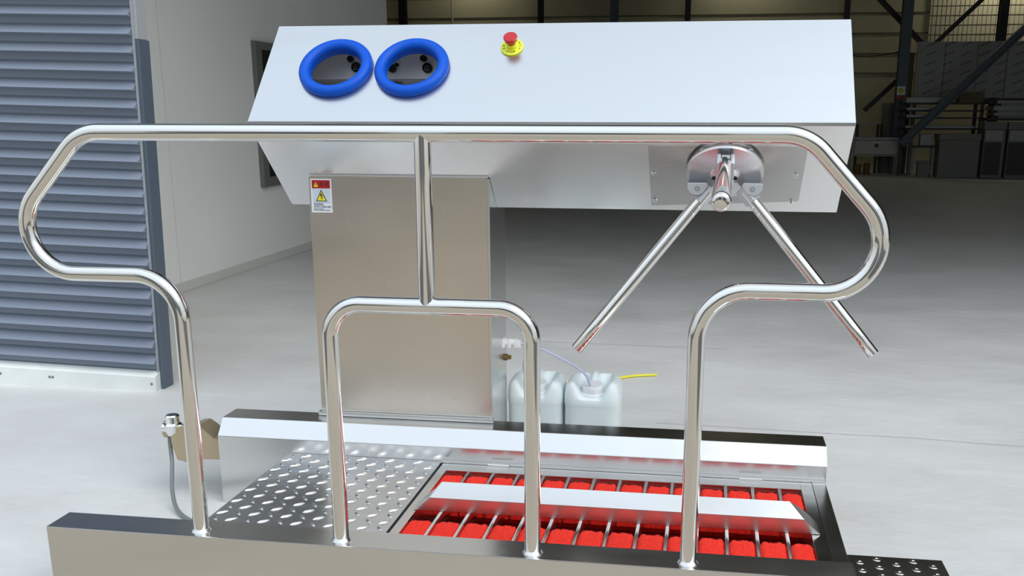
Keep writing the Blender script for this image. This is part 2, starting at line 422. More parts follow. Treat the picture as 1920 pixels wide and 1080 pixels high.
# base: front channel, back channel, pan
MB().box(-1.228, 0.738, -0.038, 0.060, 0.0, 0.202, 0.003).build('front_beam', 'steel_sheet', ST)
MB().prism([(0.666, 0.0), (0.666, 0.2235), (0.708, 0.272), (0.806, 0.272), (0.806, 0.0)], -1.1175, 0.740, bevel=0.0025).build('back_beam', 'steel_sheet', ST)
pan = MB()
pan.box(-0.88, 0.735, 0.061, 0.665, 0.012, 0.035)
pan.build('base_pan', 'steel_sheet', ST)
MB().box(0.698, 0.737, 0.060, 0.666, 0.03, 0.181, 0.002).build('side_strip', 'steel_sheet', ST)
MB().box(-0.394, -0.386, 0.061, 0.665, 0.03, 0.172).build('joint_strip', 'dark_gap', ST)
# tread plate with raised lugs
tp = MB().box(-0.882, -0.394, 0.061, 0.664, 0.03, 0.180, 0.0015).build('tread_plate', 'steel_tread', ST)
lug = MB(); n = 10
top = []; L2, W2, H2 = 0.0175, 0.0050, 0.0042
ring = [lug.bm.verts.new((L2*math.cos(t), W2*math.sin(t)*(1-0.55*abs(math.cos(t))), 0)) for t in [2*PI*k/16 for k in range(16)]]
ring2 = [lug.bm.verts.new((v.co.x*0.6, v.co.y*0.45, H2)) for v in ring]
for k in range(16): lug.bm.faces.new((ring[k], ring[(k+1) % 16], ring2[(k+1) % 16], ring2[k]))
lug.bm.faces.new(ring2)
lug_me = lug.build('tread_lug', 'steel_tread', mesh_only=True, sharp=60)
k = 0
for j in range(14):
    for i in range(11):
        x = -0.862+i*0.0445+(j % 2)*0.0; y = 0.085+j*0.0425
        a = math.radians(45 if (i+j) % 2 == 0 else -45)
        if x > -0.41 or y > 0.655: continue
        inst(lug_me, 'tread_lug', (x, y, 0.1799), tp, a+math.radians(-4))
# brush grate
gr = MB()
gr.box(-0.385, -0.360, 0.061, 0.640, 0.170, 0.181, 0.001); gr.box(0.664, 0.697, 0.061, 0.640, 0.170, 0.181, 0.001)
gr.box(-0.360, 0.664, 0.061, 0.085, 0.170, 0.181, 0.001); gr.box(-0.360, 0.664, 0.583, 0.640, 0.170, 0.181, 0.001)
gr = gr.build('grate_frame', 'steel_bright', ST)
MB().box(-0.392, 0.737, 0.643, 0.665, 0.03, 0.186, 0.003).build('rear_ledge', 'steel_bright', ST)
bar = MB().box(-0.0045, 0.0045, 0.083, 0.585, -0.040, 0.0, 0.0015); bar = bar.build('grate_bar', 'steel_bright', mesh_only=True)
for i in range(13): inst(bar, 'grate_bar', (-0.291+i*0.0745, 0, 0.1815), gr)
for x in (-0.213, 0.525):
    MB().tube([(x-0.032, 0.636, 0.185), (x+0.032, 0.636, 0.185)], 0.005, 12).box(x-0.032, x+0.032, 0.616, 0.636, 0.181, 0.183).build('hinge', 'steel_pipe', gr)
well = MB()
well.box(-0.362, -0.360, 0.07, 0.60, 0.035, 0.17).box(0.664, 0.666, 0.07, 0.60, 0.035, 0.17)
well.box(-0.36, 0.664, 0.583, 0.586, 0.035, 0.17).box(-0.36, 0.664, 0.070, 0.073, 0.035, 0.17)
well.build('brush_well', 'steel_sheet', gr)
def pad_mesh(seed, w, d):
    r = random.Random(seed); mb = MB(); nx, ny = 14, 12
    mb.box(-w/2, w/2, -d/2, d/2, -0.06, 0.0, 0.0)
    bmesh.ops.delete(mb.bm, geom=list(mb.bm.verts), context='VERTS')
    g = []
    for j in range(ny+1):
        row = []
        for i in range(nx+1):
            u, v = i/nx, j/ny
            e = min(u, 1-u)*w; f = min(v, 1-v)*d
            h = -0.010*max(0, 1-e/0.012)**2-0.010*max(0, 1-f/0.012)**2
            row.append(mb.bm.verts.new(((u-0.5)*w+r.uniform(-1, 1)*0.0008, (v-0.5)*d+r.uniform(-1, 1)*0.001, h+r.uniform(-1, 1)*0.0018)))
        g.append(row)
    for j in range(ny):
        for i in range(nx): mb.bm.faces.new((g[j][i], g[j][i+1], g[j+1][i+1], g[j+1][i]))
    edge = [g[0][i] for i in range(nx+1)]+[g[j][nx] for j in range(1, ny+1)]+[g[ny][i] for i in range(nx-1, -1, -1)]+[g[j][0] for j in range(ny-1, 0, -1)]
    low = [mb.bm.verts.new((v.co.x, v.co.y, -0.085)) for v in edge]
    for k in range(len(edge)):
        mb.bm.faces.new((low[k], low[(k+1) % len(low)], edge[(k+1) % len(low)], edge[k]))
    return mb.build('brush_pad', 'red_bristle', mesh_only=True, sharp=80)
pads = [pad_mesh(s, 0.0650, 0.112) for s in range(4)]
end_l = pad_mesh(9, 0.066, 0.112); end_r = pad_mesh(10, 0.056, 0.112)
for i in range(14):
    x = -0.291-0.03725+i*0.0745
    me = pads[i % 4]
    if i == 0: me = end_l; x = -0.3275
    if i == 13: me = end_r; x = 0.6355
    for y in (0.150, 0.497):
        inst(me, 'brush_pad', (x, y, 0.181), gr)
bed = MB(); 
for j, (y0, y1) in enumerate(((0.207, 0.440), (0.554, 0.582))):
    bed.box(-0.359, 0.663, y0, y1, 0.036, 0.050)
tag(bed.build('bristle_bed', 'red_bristle', gr), kind='stuff')
# ridge between the two rows of brushes
pr = [(0.262, 0.182), (0.264, 0.2195), (0.300, 0.252), (0.336, 0.2195), (0.338, 0.182)]
en = [(-0.368, 0.686), (-0.323, 0.644), (-0.297, 0.609), (-0.323, 0.644), (-0.368, 0.686)]
MB().prism(pr, 0, 0, ends=en, bevel=0.0015).build('centre_ridge', 'steel_sheet', ST)
# handrail
XC, ZB, ZL, ZT, ZA, RP = -0.235, 0.202, 0.836, 1.159, 0.782, 0.019
pth = [(XC-0.597, 0, ZB), (XC-0.597, 0, ZL), (XC-1.103, 0, ZL), (XC-0.806, 0, ZT), (XC+0.806, 0, ZT), (XC+1.103, 0, ZL), (XC+0.597, 0, ZL), (XC+0.597, 0, ZB)]
hr = MB().tube(fillet(pth, 0.108, 18), RP, 32).build('handrail', 'steel_pipe', ST, sharp=60)
MB().tube(fillet([(XC-0.235, 0, ZB), (XC-0.235, 0, ZA), (XC+0.235, 0, ZA), (XC+0.235, 0, ZB)], 0.075, 16), RP, 32).build('inner_arch', 'steel_pipe', hr, sharp=60)
MB().tube([(XC-0.004, 0, ZA), (XC-0.004, 0, ZT)], RP*0.98, 32).build('centre_post', 'steel_pipe', hr, sharp=60)
for x in (XC-0.597, XC-0.235, XC+0.235, XC+0.597):
    MB().lathe([(0.0245, 0), (0.0235, 0.002), (0.0195, 0.008), (0.018, 0.008)], (x, 0, 0.2015), (0, 0, 1), 28).build('weld_collar', 'steel_bright', hr)
# cabinet under the housing
CX0, CX1 = -0.820, -0.263
cb = MB().prism([(0.790, 0.274), (0.790, 1.016), (0.900, 0.9215), (1.02, 0.9215), (1.02, 0.002), (0.809, 0.002), (0.809, 0.274)], CX0, CX1, bevel=0.002).build('cabinet', 'steel_sheet', ST)
MB().box(CX0+0.002, CX1-0.007, 0.7865, 0.790, 0.290, 1.017, 0.0012).build('cabinet_door', 'steel_door', cb)
MB().box(CX0-0.004, CX1+0.006, 0.772, 0.7895, 0.2725, 0.287, 0.003).build('bottom_flange', 'steel_bright', cb)
MB().box(CX0+0.006, CX1-0.002, 0.783, 0.788, 1.0175, 1.0225, 0.0012).build('top_lip', 'steel_bright', cb)
# warning label
LX, LZ, LW, LH, LY = -0.7795, 0.9605, 0.0655, 0.1005, 0.7863
lb = MB().box(LX-LW/2, LX+LW/2, LY-0.0006, LY, LZ-LH/2, LZ+LH/2).build('warning_label', 'white_print', ST)
def flat(name, pts, mat, off):
    return MB().slab([(LX+a, LY-off, LZ+c) for a, c in pts], (0, 0.0003, 0)).build(name, mat, lb)
flat('red_band', [(-0.0285, 0.0215), (0.0285, 0.0215), (0.0285, 0.046), (-0.0285, 0.046)], 'red_print', 0.001)
flat('picture_field', [(-0.0275, -0.020), (0.0275, -0.020), (0.0275, 0.0205), (-0.0275, 0.0205)], 'pale_blue_print', 0.001)
flat('small_triangle', [(-0.0235, 0.026), (-0.0085, 0.026), (-0.016, 0.0405)], 'yellow_print', 0.0014)
flat('exclamation_mark', [(-0.0166, 0.0295), (-0.0154, 0.0295), (-0.0150, 0.036), (-0.0170, 0.036)], 'black_print', 0.0018)
flat('triangle_border', [(-0.0175, -0.0165), (0.0175, -0.0165), (0.0, 0.0180)], 'black_print', 0.0014)
flat('triangle_field', [(-0.0138, -0.0145), (0.0138, -0.0145), (0.0, 0.0130)], 'yellow_print', 0.0018)
flat('lightning_bolt', [(-0.0028, 0.0065), (0.0022, 0.0065), (0.0008, 0.0018), (0.0042, 0.0018), (0.0022, -0.0065), (0.0040, -0.0060), (0.0008, -0.0112), (-0.0012, -0.0058), (0.0002, -0.0062), (0.0006, -0.0012), (-0.0040, -0.0012)], 'black_print', 0.0022)
for z, hgt, x0, x1 in ((-0.0205, 0.0007, -0.0275, 0.0275), (-0.0445, 0.0022, -0.0260, 0.0260)):
    flat('printed_rule', [(x0, z), (x1, z), (x1, z+hgt), (x0, z+hgt)], 'grey_print', 0.0014)
Mlab = lambda x, z: frame_mat((LX+x, LY-0.0014, LZ+z), (1, 0, 0), (0, 0, 1), (0, -1, 0))
text('label_heading', '危 险', 0.013, 'dark_red_print', lb, Mlab(0.010, 0.0335))
text('label_line', '有电危险！', 0.0072, 'grey_print', lb, Mlab(-0.0255, -0.0262), align='LEFT')
text('label_line', '非专业人员禁止操作', 0.0062, 'grey_print', lb, Mlab(-0.0255, -0.0335), align='LEFT')
text('label_line', 'ELECTRIC HAZARD', 0.0035, 'grey_print', lb, Mlab(-0.0255, -0.0395), align='LEFT')
# hand-wash housing
UL, UR = -0.921, 0.742
A = Vector((0, 0.6197, 1.1784)); B = Vector((0, 0.8824, 1.4525)); D = Vector((0, 0.8978, 0.9239))
sv = (B-A).normalized(); SL = (B-A).length; pn = Vector((0, -sv.z, sv.y)); lv = (D-A).normalized(); ln = Vector((0, lv.z, -lv.y))
hs = MB()
pf = [(A.y, A.z), (A.y+0.004, A.z-0.008), (D.y, D.z), (1.04, D.z), (1.04, B.z), (B.y+0.002, B.z)]
vl = [hs.bm.verts.new((UL, y, z)) for y, z in pf]; vr = [hs.bm.verts.new((UR, y, z)) for y, z in pf]
for i in range(len(pf)-1): hs.bm.faces.new((vl[i], vl[i+1], vr[i+1], vr[i]))
hs.bm.faces.new(vl); hs.bm.faces.new(list(reversed(vr)))
hs = hs.build('hand_wash_housing', 'steel_housing', ST, sharp=20)
RC = [(-0.7015, 0.1975), (-0.4755, 0.1975)]; HS = 0.113; RH = 0.084
def pt(u, v, h=0.0): return Vector((u, 0, 0))+A+sv*v+pn*h
fp = MB(); hv = 0.1
us = [UL, RC[0][0]-HS, RC[0][0]+HS, RC[1][0]+HS, UR]; v0, v1 = RC[0][1]-hv, RC[0][1]+hv
for i in range(4):
    for a, c in ((0, v0), (v0, v1), (v1, SL)):
        if i in (1, 2) and a == v0: continue
        fp.poly([pt(us[i], a), pt(us[i+1], a), pt(us[i+1], c), pt(us[i], c)])
for cu, cv in RC:
    n = 64; ci = []; sq = []
    for k in range(n):
        t = 2*PI*(k+0.5)/n; c, s_ = math.cos(t), math.sin(t)
        ci.append(fp.bm.verts.new(pt(cu+RH*c, cv+RH*s_)))
        q = min(HS/abs(c) if abs(c) > 1e-6 else 9, hv/abs(s_) if abs(s_) > 1e-6 else 9)
        sq.append(fp.bm.verts.new(pt(cu+q*c, cv+q*s_)))
    for k in range(n): fp.bm.faces.new((ci[k], ci[(k+1) % n], sq[(k+1) % n], sq[k]))
    for a, c in ((1, 1), (-1, 1), (-1, -1), (1, -1)):
        th = math.atan2(c*hv, a*HS) % (2*PI); k = int(th/(2*PI)*n-0.5) % n
        fp.bm.faces.new((sq[k], sq[(k+1) % n], fp.bm.verts.new(pt(cu+a*HS, cv+c*hv))))
bmesh.ops.recalc_face_normals(fp.bm, faces=fp.bm.faces)
fp = fp.build('front_panel', 'steel_panel', hs, sharp=20)
MB().box(UL, UR, A.y-0.0015, A.y+0.003, A.z-0.009, A.z+0.0005, 0.001).build('front_lip', 'steel_sheet', hs)
# rings round the hand openings
for cu, cv in RC:
    pr = []
    R0, r0, h0 = 0.0915, 0.0168, 0.009
    for k in range(20):
        t = 2*PI*k/20
        x, y = math.cos(t), math.sin(t)
        pr.append((R0+r0*x, h0+(r0*1.0)*y))
    rg = MB().lathe(pr, pt(cu, cv), pn, 72, closed=True).build('hand_ring', 'blue_rubber', ST, sharp=60)
    MB().lathe([(0.0785, 0.008), (0.0775, 0.0), (0.0775, -0.013), (0.079, -0.015), (0.081, -0.013), (0.0835, 0.004)], pt(cu, cv), pn, 72).build('inner_sleeve', 'blue_rubber', rg, sharp=60)
# inside of the housing
ip = MB().slab([(-0.90, 0.905, 1.300), (-0.345, 0.905, 1.300), (-0.345, 0.925, 1.448), (-0.90, 0.925, 1.448)], (0, 0.002, 0)).build('inner_plate', 'steel_inner', hs)
MB().slab([(-0.90, 0.905, 1.299), (-0.345, 0.905, 1.299), (-0.345, 0.80, 1.230), (-0.90, 0.80, 1.230)], (0, 0, -0.002)).build('inner_tray', 'steel_sheet', hs)
for x, z, r in ((-0.693, 1.334, 0.0145), (-0.711, 1.358, 0.0095), (-0.472, 1.331, 0.0145), (-0.484, 1.358, 0.0095), (-0.580, 1.330, 0.012), (-0.566, 1.341, 0.005)):
    y = 0.905+(z-1.3)*0.135
    nz = MB().lathe([(r, -0.002), (r, 0.012), (r*0.8, 0.014), (r*0.72, 0.006), (0, 0.004)], (x, y, z), (0, -1, 0.13), 24).build('spray_nozzle', 'black_plastic', hs)
    if r > 0.012: MB().tube([(x-r*0.7, y-0.012, z-0.006), (x+r*0.7, y-0.012, z-0.006)], 0.002, 8).build('nozzle_clip', 'chrome', hs)
# emergency stop
EC = pt(-0.1965, 0.281)
es = MB().lathe([(0, 0.0060), (0.0300, 0.0060), (0.0325, 0.0045), (0.0328, 0.001), (0.030, -0.001)], EC, pn, 48).build('emergency_stop', 'yellow_plastic', ST)
MB().lathe([(0.0150, 0.004), (0.0150, 0.013), (0.0135, 0.015), (0.0125, 0.020), (0.0, 0.020)], EC, pn, 32).build('stop_collar', 'yellow_plastic', es)
MB().lathe([(0.0125, 0.017), (0.0135, 0.022), (0.0185, 0.033), (0.0200, 0.037), (0.0195, 0.0405), (0.0175, 0.042), (0.0, 0.0405)], EC, pn, 40).build('stop_cap', 'red_plastic', es)
xv = Vector((1, 0, 0))
for wd, a0, a1, r, flip in (('EMERGENCY', 200, -20, 0.0235, False), ('STOP', 244, 296, 0.0240, True)):
    for k, ch in enumerate(wd):
        a = math.radians(a0+(a1-a0)*k/(len(wd)-1)); c, s_ = math.cos(a), math.sin(a)
        rad = xv*c+sv*s_; tan = xv*(-s_)+sv*c
        X_, Y_ = (tan, -rad) if flip else (-tan, rad)
        text('stop_lettering', ch, 0.0105 if flip else 0.0088, 'black_print', es, frame_mat(EC+rad*r+pn*0.0063, X_, Y_, pn))
# turnstile
def lp(x, t, h=0.0): return Vector((x, 0, 0))+A+lv*t+ln*h
mpz = MB(); t0, t1 = 0.090, 0.352
mpz.slab([lp(0.204, t0, 0.0005), lp(0.632, t0, 0.0005), lp(0.629, t1-0.012, 0.0005), lp(0.620, t1-0.030, 0.0005), lp(0.615, t1-0.030, 0.0005), lp(0.207, t1+0.004, 0.0005)][:2]+[lp(0.629, t1-0.032, 0.0005), lp(0.623, t1-0.026, 0.0005), lp(0.207, t1+0.002, 0.0005)], ln*0.002)
mp_ = mpz.build('mounting_plate', 'steel_mount', ST)
for x, t in ((0.217, 0.2035), (0.218, 0.325), (0.610, 0.207), (0.608, 0.325), (0.353, 0.105), (0.48, 0.105)):
    MB().lathe([(0.0075, 0.002), (0.0075, 0.0045), (0.0065, 0.0055), (0, 0.0055)], lp(x, t), ln, 6).tube([lp(x, t, 0.005), lp(x, t, 0.012)], 0.0035, 10).build('bolt', 'chrome', mp_)
TCx, TCt = 0.4155, None
C0 = Vector((0.4155, 0.7310, 1.0360)); TCt = (C0-A-ln*((C0-A).dot(ln))).dot(lv)
TC = lp(0.4155, TCt)
hub = MB().lathe([(0.098, 0.003), (0.098, 0.012), (0.1065, 0.014), (0.1075, 0.018), (0.105, 0.023), (0.06, 0.030), (0.0, 0.033)], TC, ln, 72).build('turnstile_hub', 'hub_disc', ST)
MB().lathe([(0.042, 0.028), (0.042, 0.036), (0.036, 0.040), (0.0, 0.040)], TC, ln, 48).build('hub_centre', 'hub_disc', hub)
for a in (25, 155):
    c = lp(0.4155+0.032*math.cos(math.radians(a)), TCt-0.0*math.sin(math.radians(a)), 0.040)
    MB().lathe([(0.0065, -0.001), (0.0065, 0.002), (0.004, 0.003), (0.0035, 0.001), (0, 0.001)], c, ln, 20).build('hub_screw', 'black_plastic', hub)
uv = -lv
arms = [(Vector((0.3690, 0.752, 0.990)), Vector((0.017, 0.650, 0.546)), 0.0172, 0.0172), (Vector((0.4745, 0.751, 0.991)), Vector((0.838, 0.650, 0.561)), 0.0172, 0.0172), (Vector((0.4135, 0.650, 1.074)), Vector((0.4025, 0.060, 1.0185)), 0.0165, 0.0222)]
for k, (s_, e_, r0, r1) in enumerate(arms):
    d = (e_-s_).normalized(); n = 6
    pts = [s_+(e_-s_)*i/n for i in range(n+1)]; rad = [r0+(r1-r0)*i/n for i in range(n+1)]
    if k == 2: pts += [e_+d*r1*x for x in (0.25, 0.45, 0.58)]; rad += [r1*0.97, r1*0.82, r1*0.5]
    else: pts += [e_+d*0.0015]; rad += [r1*0.92]
    ar = MB().tube(pts, 0, 28, radii=rad).build('turnstile_arm', 'steel_pipe', hub, sharp=50)
    # clevis: block on the hub, carrying the root of the arm
    radial = (s_-C0); radial -= ln*radial.dot(ln); radial.normalize()
    if k < 2: radial = (xv*(-0.90 if k == 0 else 0.90)+lv*0.436).normalized()
    side = radial.cross(ln).normalized()
    base = C0-ln*0.006
    if k < 2:
        sg = -1 if k == 0 else 1
        ear = [(0.029, 0.012), (-0.024, 0.013), (-0.029, 0.005), (-0.014, -0.017), (0.002, -0.023), (0.020, -0.017), (0.029, -0.004)]
        mb = MB(); mb.prism([(0.417+sg*(0.0745+p), 1.003+q) for p, q in ear], 0.722, 0.782, 'Y', bevel=0.003)
        mb.build('arm_clevis', 'cast_alloy', hub)
        MB().lathe([(0.0065, -0.001), (0.0065, 0.0015), (0.0045, 0.002), (0.004, -0.0005), (0, -0.0005)], (0.417+sg*0.0755, 0.722, 0.999), (0, -1, 0), 20).build('clevis_screw', 'grey_print', hub)
        mb = MB(); xx = d; yy = ln.cross(d).normalized(); zz = xx.cross(yy)
        mb.box(-0.018, 0.034, -0.019, 0.019, -0.016, 0.016, 0.003, mat=frame_mat(s_+d*0.004, xx, yy, zz)); mb.build('arm_root', 'cast_alloy', hub)
        for q in (0.05, 0.075):
            MB().lathe([(0.004, 0.0155), (0.0038, 0.0185), (0, 0.019)], s_+d*q, zz*1 if k == 0 else zz, 12).build('arm_screw', 'chrome', hub)
    else:
        for sg in (-1, 1):
            mb = MB(); mb.box(0.030, 0.098, sg*0.0145-0.0055+sg*0.004, sg*0.0145+0.0055+sg*0.004, 0.012, 0.046, 0.003, mat=frame_mat(base, uv, xv, ln)); mb.build('arm_clevis', 'cast_alloy', hub)
        mb = MB(); mb.box(0.060, 0.094, -0.012, 0.012, 0.012, 0.048, 0.003, mat=frame_mat(base, uv, xv, ln)); mb.build('arm_root', 'cast_alloy', hub)
# perforated step at the end
sp = MB().box(0.742, 1.000, -0.16, 0.340, 0.088, 0.100, 0.002)
sp.box(0.742, 0.760, -0.16, 0.340, 0.02, 0.09).box(0.982, 1.0, -0.16, 0.339, 0.0, 0.09).box(0.76, 0.982, 0.325, 0.340, 0.0, 0.09)
sp = sp.build('step_plate', 'steel_sheet', ST)
dm = MB().lathe([(0.0120, 0), (0.0100, 0.0016), (0.0075, 0.0024), (0.0050, 0.0018), (0.0040, 0.0006), (0, 0.0004)], (0, 0, 0), (0, 0, 1), 18).build('anti_slip_stud', 'steel_bright', mesh_only=True)
for j in range(20):
    for i in range(5):
        y = 0.319-j*0.0245; x = 0.792+i*0.0447
        if (i+j) % 2 == 1 and y > -0.14: inst(dm, 'anti_slip_stud', (x, y, 0.1), sp)
# drain motor at the end of the back beam
mo = MB().prism([(-1.118, 0.130), (-1.118, 0.198), (-1.150, 0.202), (-1.178, 0.226), (-1.200, 0.240), (-1.225, 0.238), (-1.235, 0.128)], 0.70, 0.79, 'Y', bevel=0.004).build('drain_valve', 'tan_paint', ST)
MB().prism([(-1.235, 0.110), (-1.230, 0.238), (-1.275, 0.232), (-1.302, 0.212), (-1.300, 0.175), (-1.285, 0.120)], 0.705, 0.775, 'Y', bevel=0.004).build('valve_body', 'tan_paint', mo)
MB().lathe([(0, -0.002), (0.026, 0), (0.030, 0.004), (0.030, 0.034), (0.026, 0.038), (0, 0.038)], (-1.337, 0.745, 0.212), (1, 0, 0), 28).build('valve_flange', 'tan_paint', mo)
MB().lathe([(0, -0.03), (0.018, -0.028), (0.026, -0.014), (0.028, 0.008), (0.022, 0.014), (0.022, 0.036), (0.019, 0.040), (0, 0.040)], (-1.298, 0.725, 0.226), (0, 0, 1), 32).build('valve_cap', 'chrome', mo)
MB().tube([(-1.33, 0.722, 0.222), (-1.25, 0.722, 0.222)], 0.015, 24).build('valve_nipple', 'chrome', mo)
MB().tube(smooth_path([(-1.318, 0.735, 0.20), (-1.315, 0.725, 0.17), (-1.300, 0.70, 0.11), (-1.262, 0.62, 0.045), (-1.20, 0.54, 0.012), (-1.10, 0.47, 0.008), (-0.98, 0.42, 0.008), (-0.90, 0.40, 0.015)]), 0.0065, 12).build('valve_cable', 'grey_cable', mo)
# dosing tubes and fitting on the side of the cabinet
ft = MB().box(-0.266, -0.256, 0.955, 0.995, 0.470, 0.500, 0.003)
ft.tube([(-0.262, 0.975, 0.486), (-0.215, 0.975, 0.486)], 0.0125, 16).box(-0.250, -0.236, 0.960, 0.990, 0.469, 0.500, 0.004).box(-0.228, -0.205, 0.963, 0.987, 0.470, 0.496, 0.004)
ft = ft.build('tube_fitting', 'white_plastic', ST)
MB().lathe([(0.011, 0), (0.011, 0.008), (0.007, 0.011), (0.007, 0.020), (0, 0.020)], (-0.263, 0.995, 0.432), (1, 0, 0), 18).build('brass_port', 'brown_parts', ST)
MB().tube(smooth_path([(-0.210, 0.975, 0.482), (-0.17, 0.98, 0.478), (-0.10, 0.99, 0.446), (-0.04, 1.01, 0.410), (0.0, 1.03, 0.372), (0.012, 1.045, 0.335)]), 0.0042, 10).build('dosing_tube', 'clear_tube', ft)
MB().tube(smooth_path([(-0.210, 0.972, 0.486), (-0.193, 0.975, 0.476), (-0.196, 0.99, 0.44), (-0.205, 1.01, 0.39), (-0.190, 1.03, 0.335)]), 0.0028, 10).build('dosing_tube', 'clear_tube', ft)

# ------------------------------------------------------------------ canisters
def smst(x): x = max(0, min(1, x)); return x*x*(3-2*x)
def make_can(loc, label):
    root = empty('jerry_can', loc, label, 'canister', 'chemical canisters behind the base')
    W, Dp, H, R = 0.184, 0.165, 0.345, 0.032
    bm = bmesh.new(); nx, ny, nz = 28, 24, 34
    mb = MB(); mb.bm.free(); mb.bm = bm
    bmesh.ops.create_cube(bm, size=1.0)
    bmesh.ops.delete(bm, geom=[f for f in bm.faces], context='FACES_ONLY')
    bm.clear()
    # rounded cage: rings of a rounded rectangle, then a capped top grid
    def rr(t, w, d, r):
        # point on a rounded rectangle by parameter 0..1, uniform angle
        a = 2*PI*t; c, s_ = math.cos(a), math.sin(a); e = 5.0
        k = (abs(c)**e+abs(s_)**e)**(-1/e)
        return (w/2*c*k, d/2*s_*k)
    seg = 64
    levels = [(0.0, 0.90), (0.004, 0.96), (0.014, 1.0), (0.05, 1.0), (0.262, 1.0), (0.264, 1.006), (0.272, 1.022), (0.288, 1.028), (0.300, 1.02), (0.316, 1.0), (0.330, 0.965), (0.340, 0.90), (0.345, 0.82), (0.347, 0.70), (0.347, 0.55), (0.347, 0.40), (0.347, 0.25), (0.347, 0.12)]
    rings = []
    def topdip(x, y, z):
        if z < 0.285: return 0
        g = smst((z-0.285)/0.05)
        # valley in front for the cap, two valleys beside the handle
        fr = smst((0.035-y)/0.075)               # 1 at the front, 0 behind the handle root
        mid = smst((0.062-abs(x))/0.034)
        d = 0.052*fr*mid
        side = smst((0.058-abs(x))/0.02)*smst((abs(x)-0.010)/0.014)*smst((0.066-abs(y))/0.02)
        d = max(d, 0.040*side)
        return d*g
    for z, sc in levels:
        row = []
        for k in range(seg):
            x, y = rr(k/seg, W*sc, Dp*sc, R)
            row.append(bm.verts.new((x, y, z-topdip(x, y, z))))
        rings.append(row)
    for a, c in zip(rings, rings[1:]):
        for k in range(seg): bm.faces.new((a[k], a[(k+1) % seg], c[(k+1) % seg], c[k]))
    bm.faces.new(list(reversed(rings[0])))
    cv_ = bm.verts.new((0, 0, 0.347-topdip(0, 0, 0.347)))
    for k in range(seg): bm.faces.new((rings[-1][k], rings[-1][(k+1) % seg], cv_))
    for v in bm.verts: v.co += Vector(loc)
    mb.build('can_body', 'can_plastic', root, sharp=70)
    lx, ly, lz = loc
    ax = (0, -0.18, 1)
    cp = MB().lathe([(0.0395, 0.0), (0.0405, 0.004), (0.0385, 0.008), (0.0345, 0.010), (0.0340, 0.031), (0.032, 0.034), (0.0, 0.034)], (lx, ly-0.028, lz+0.300), ax, 40).build('screw_cap', 'white_plastic', root)
    axv = Vector(ax).normalized(); u = xv; vv = axv.cross(u)
    rib_ = MB()
    for k in range(30):
        a = 2*PI*k/30; dr = u*math.cos(a)+vv*math.sin(a)
        rib_.box(-0.001, 0.001, -0.0012, 0.0012, 0.011, 0.027, mat=frame_mat(Vector((lx, ly-0.028, lz+0.300))+dr*0.0345, dr, axv.cross(dr), axv))
    tag(rib_.build('cap_ribs', 'white_plastic', cp), kind='stuff')
    MB().tube(smooth_path([(lx, ly-0.004, lz+0.300), (lx, ly+0.004, lz+0.330), (lx, ly+0.025, lz+0.345), (lx, ly+0.055, lz+0.345), (lx, ly+0.075, lz+0.325)]), 0.0115, 16).build('carry_handle', 'can_plastic', root)
    return root
make_can((-0.173, 1.105, 0), 'pale plastic jerry can next to the cabinet, half hidden by the inner rail post')
make_can((0.018, 1.105, 0), 'pale plastic jerry can with white screw cap and tube, farther from the cabinet')
tag(MB().tube(smooth_path([(-0.20, 1.23, 0.28), (-0.06, 1.24, 0.283), (0.03, 1.245, 0.286), (0.14, 1.25, 0.294), (0.22, 1.26, 0.303)][:1]+[(-0.10, 2.36, 0.008), (-0.04, 2.40, 0.008), (0.0, 2.43, 0.008), (0.06, 2.47, 0.008), (0.119, 2.513, 0.008), (0.16, 2.56, 0.008)][0:0]+[(-0.55, 2.20, 0.007), (-0.35, 2.27, 0.007), (-0.18, 2.34, 0.007), (-0.04, 2.41, 0.007), (0.06, 2.48, 0.007), (0.16, 2.515, 0.007)]) [8:], 0.0065, 12).build('yellow_hose', 'yellow_hose'), 'thin yellow hose lying on the concrete behind the canisters', 'hose')

# ------------------------------------------------------------------ far end of the hall
def column(name, x, y, w_, top, mat, label, group, d_=None):
    d_ = d_ or w_
    mb = MB(); t = w_*0.16
    mb.box(x-w_/2, x+w_/2, y-d_/2, y-d_/2+t, 0, top); mb.box(x-w_/2, x+w_/2, y+d_/2-t, y+d_/2, 0, top)
    mb.box(x-t/2, x+t/2, y-d_/2+t, y+d_/2-t, 0, top)
    return tag(mb.build(name, mat), label, 'column', group)
GC = 'columns along the back wall'
column('steel_column', -6.59, 21.2, 0.16, 7.4, 'black_steel', 'black steel column beside the white wall corner, far left of the back wall', GC)
column('steel_column', -3.47, 21.2, 0.12, 7.4, 'black_steel', 'black steel column behind the machine, above the red stop button', GC)
column('steel_column', -0.28, 21.2, 0.12, 7.4, 'black_steel', 'black steel column above the middle of the sloping panel', GC)
column('steel_column', 3.03, 21.2, 0.11, 7.4, 'black_steel', 'black steel column behind the right end of the sloping panel', GC)
column('steel_column', -1.77, 20.3, 0.16, 7.4, 'blue_steel', 'blue grey steel column right of the red stop button', GC)
mc = column('steel_column', 4.10, 20.3, 0.20, 7.4, 'blue_steel', 'blue grey steel column carrying a small yellow notice', GC)
rpst = column('steel_column', 6.03, 20.75, 0.17, 7.4, 'black_steel', 'dark steel column at the right edge above the diagonal brace', GC)
tag(MB().tube([(-5.49, 21.3, 0), (-5.49, 21.3, 7.4)], 0.025, 12).build('wall_pipe', 'pale_pipe'), 'thin pale vertical pipe on the far back wall', 'pipe')
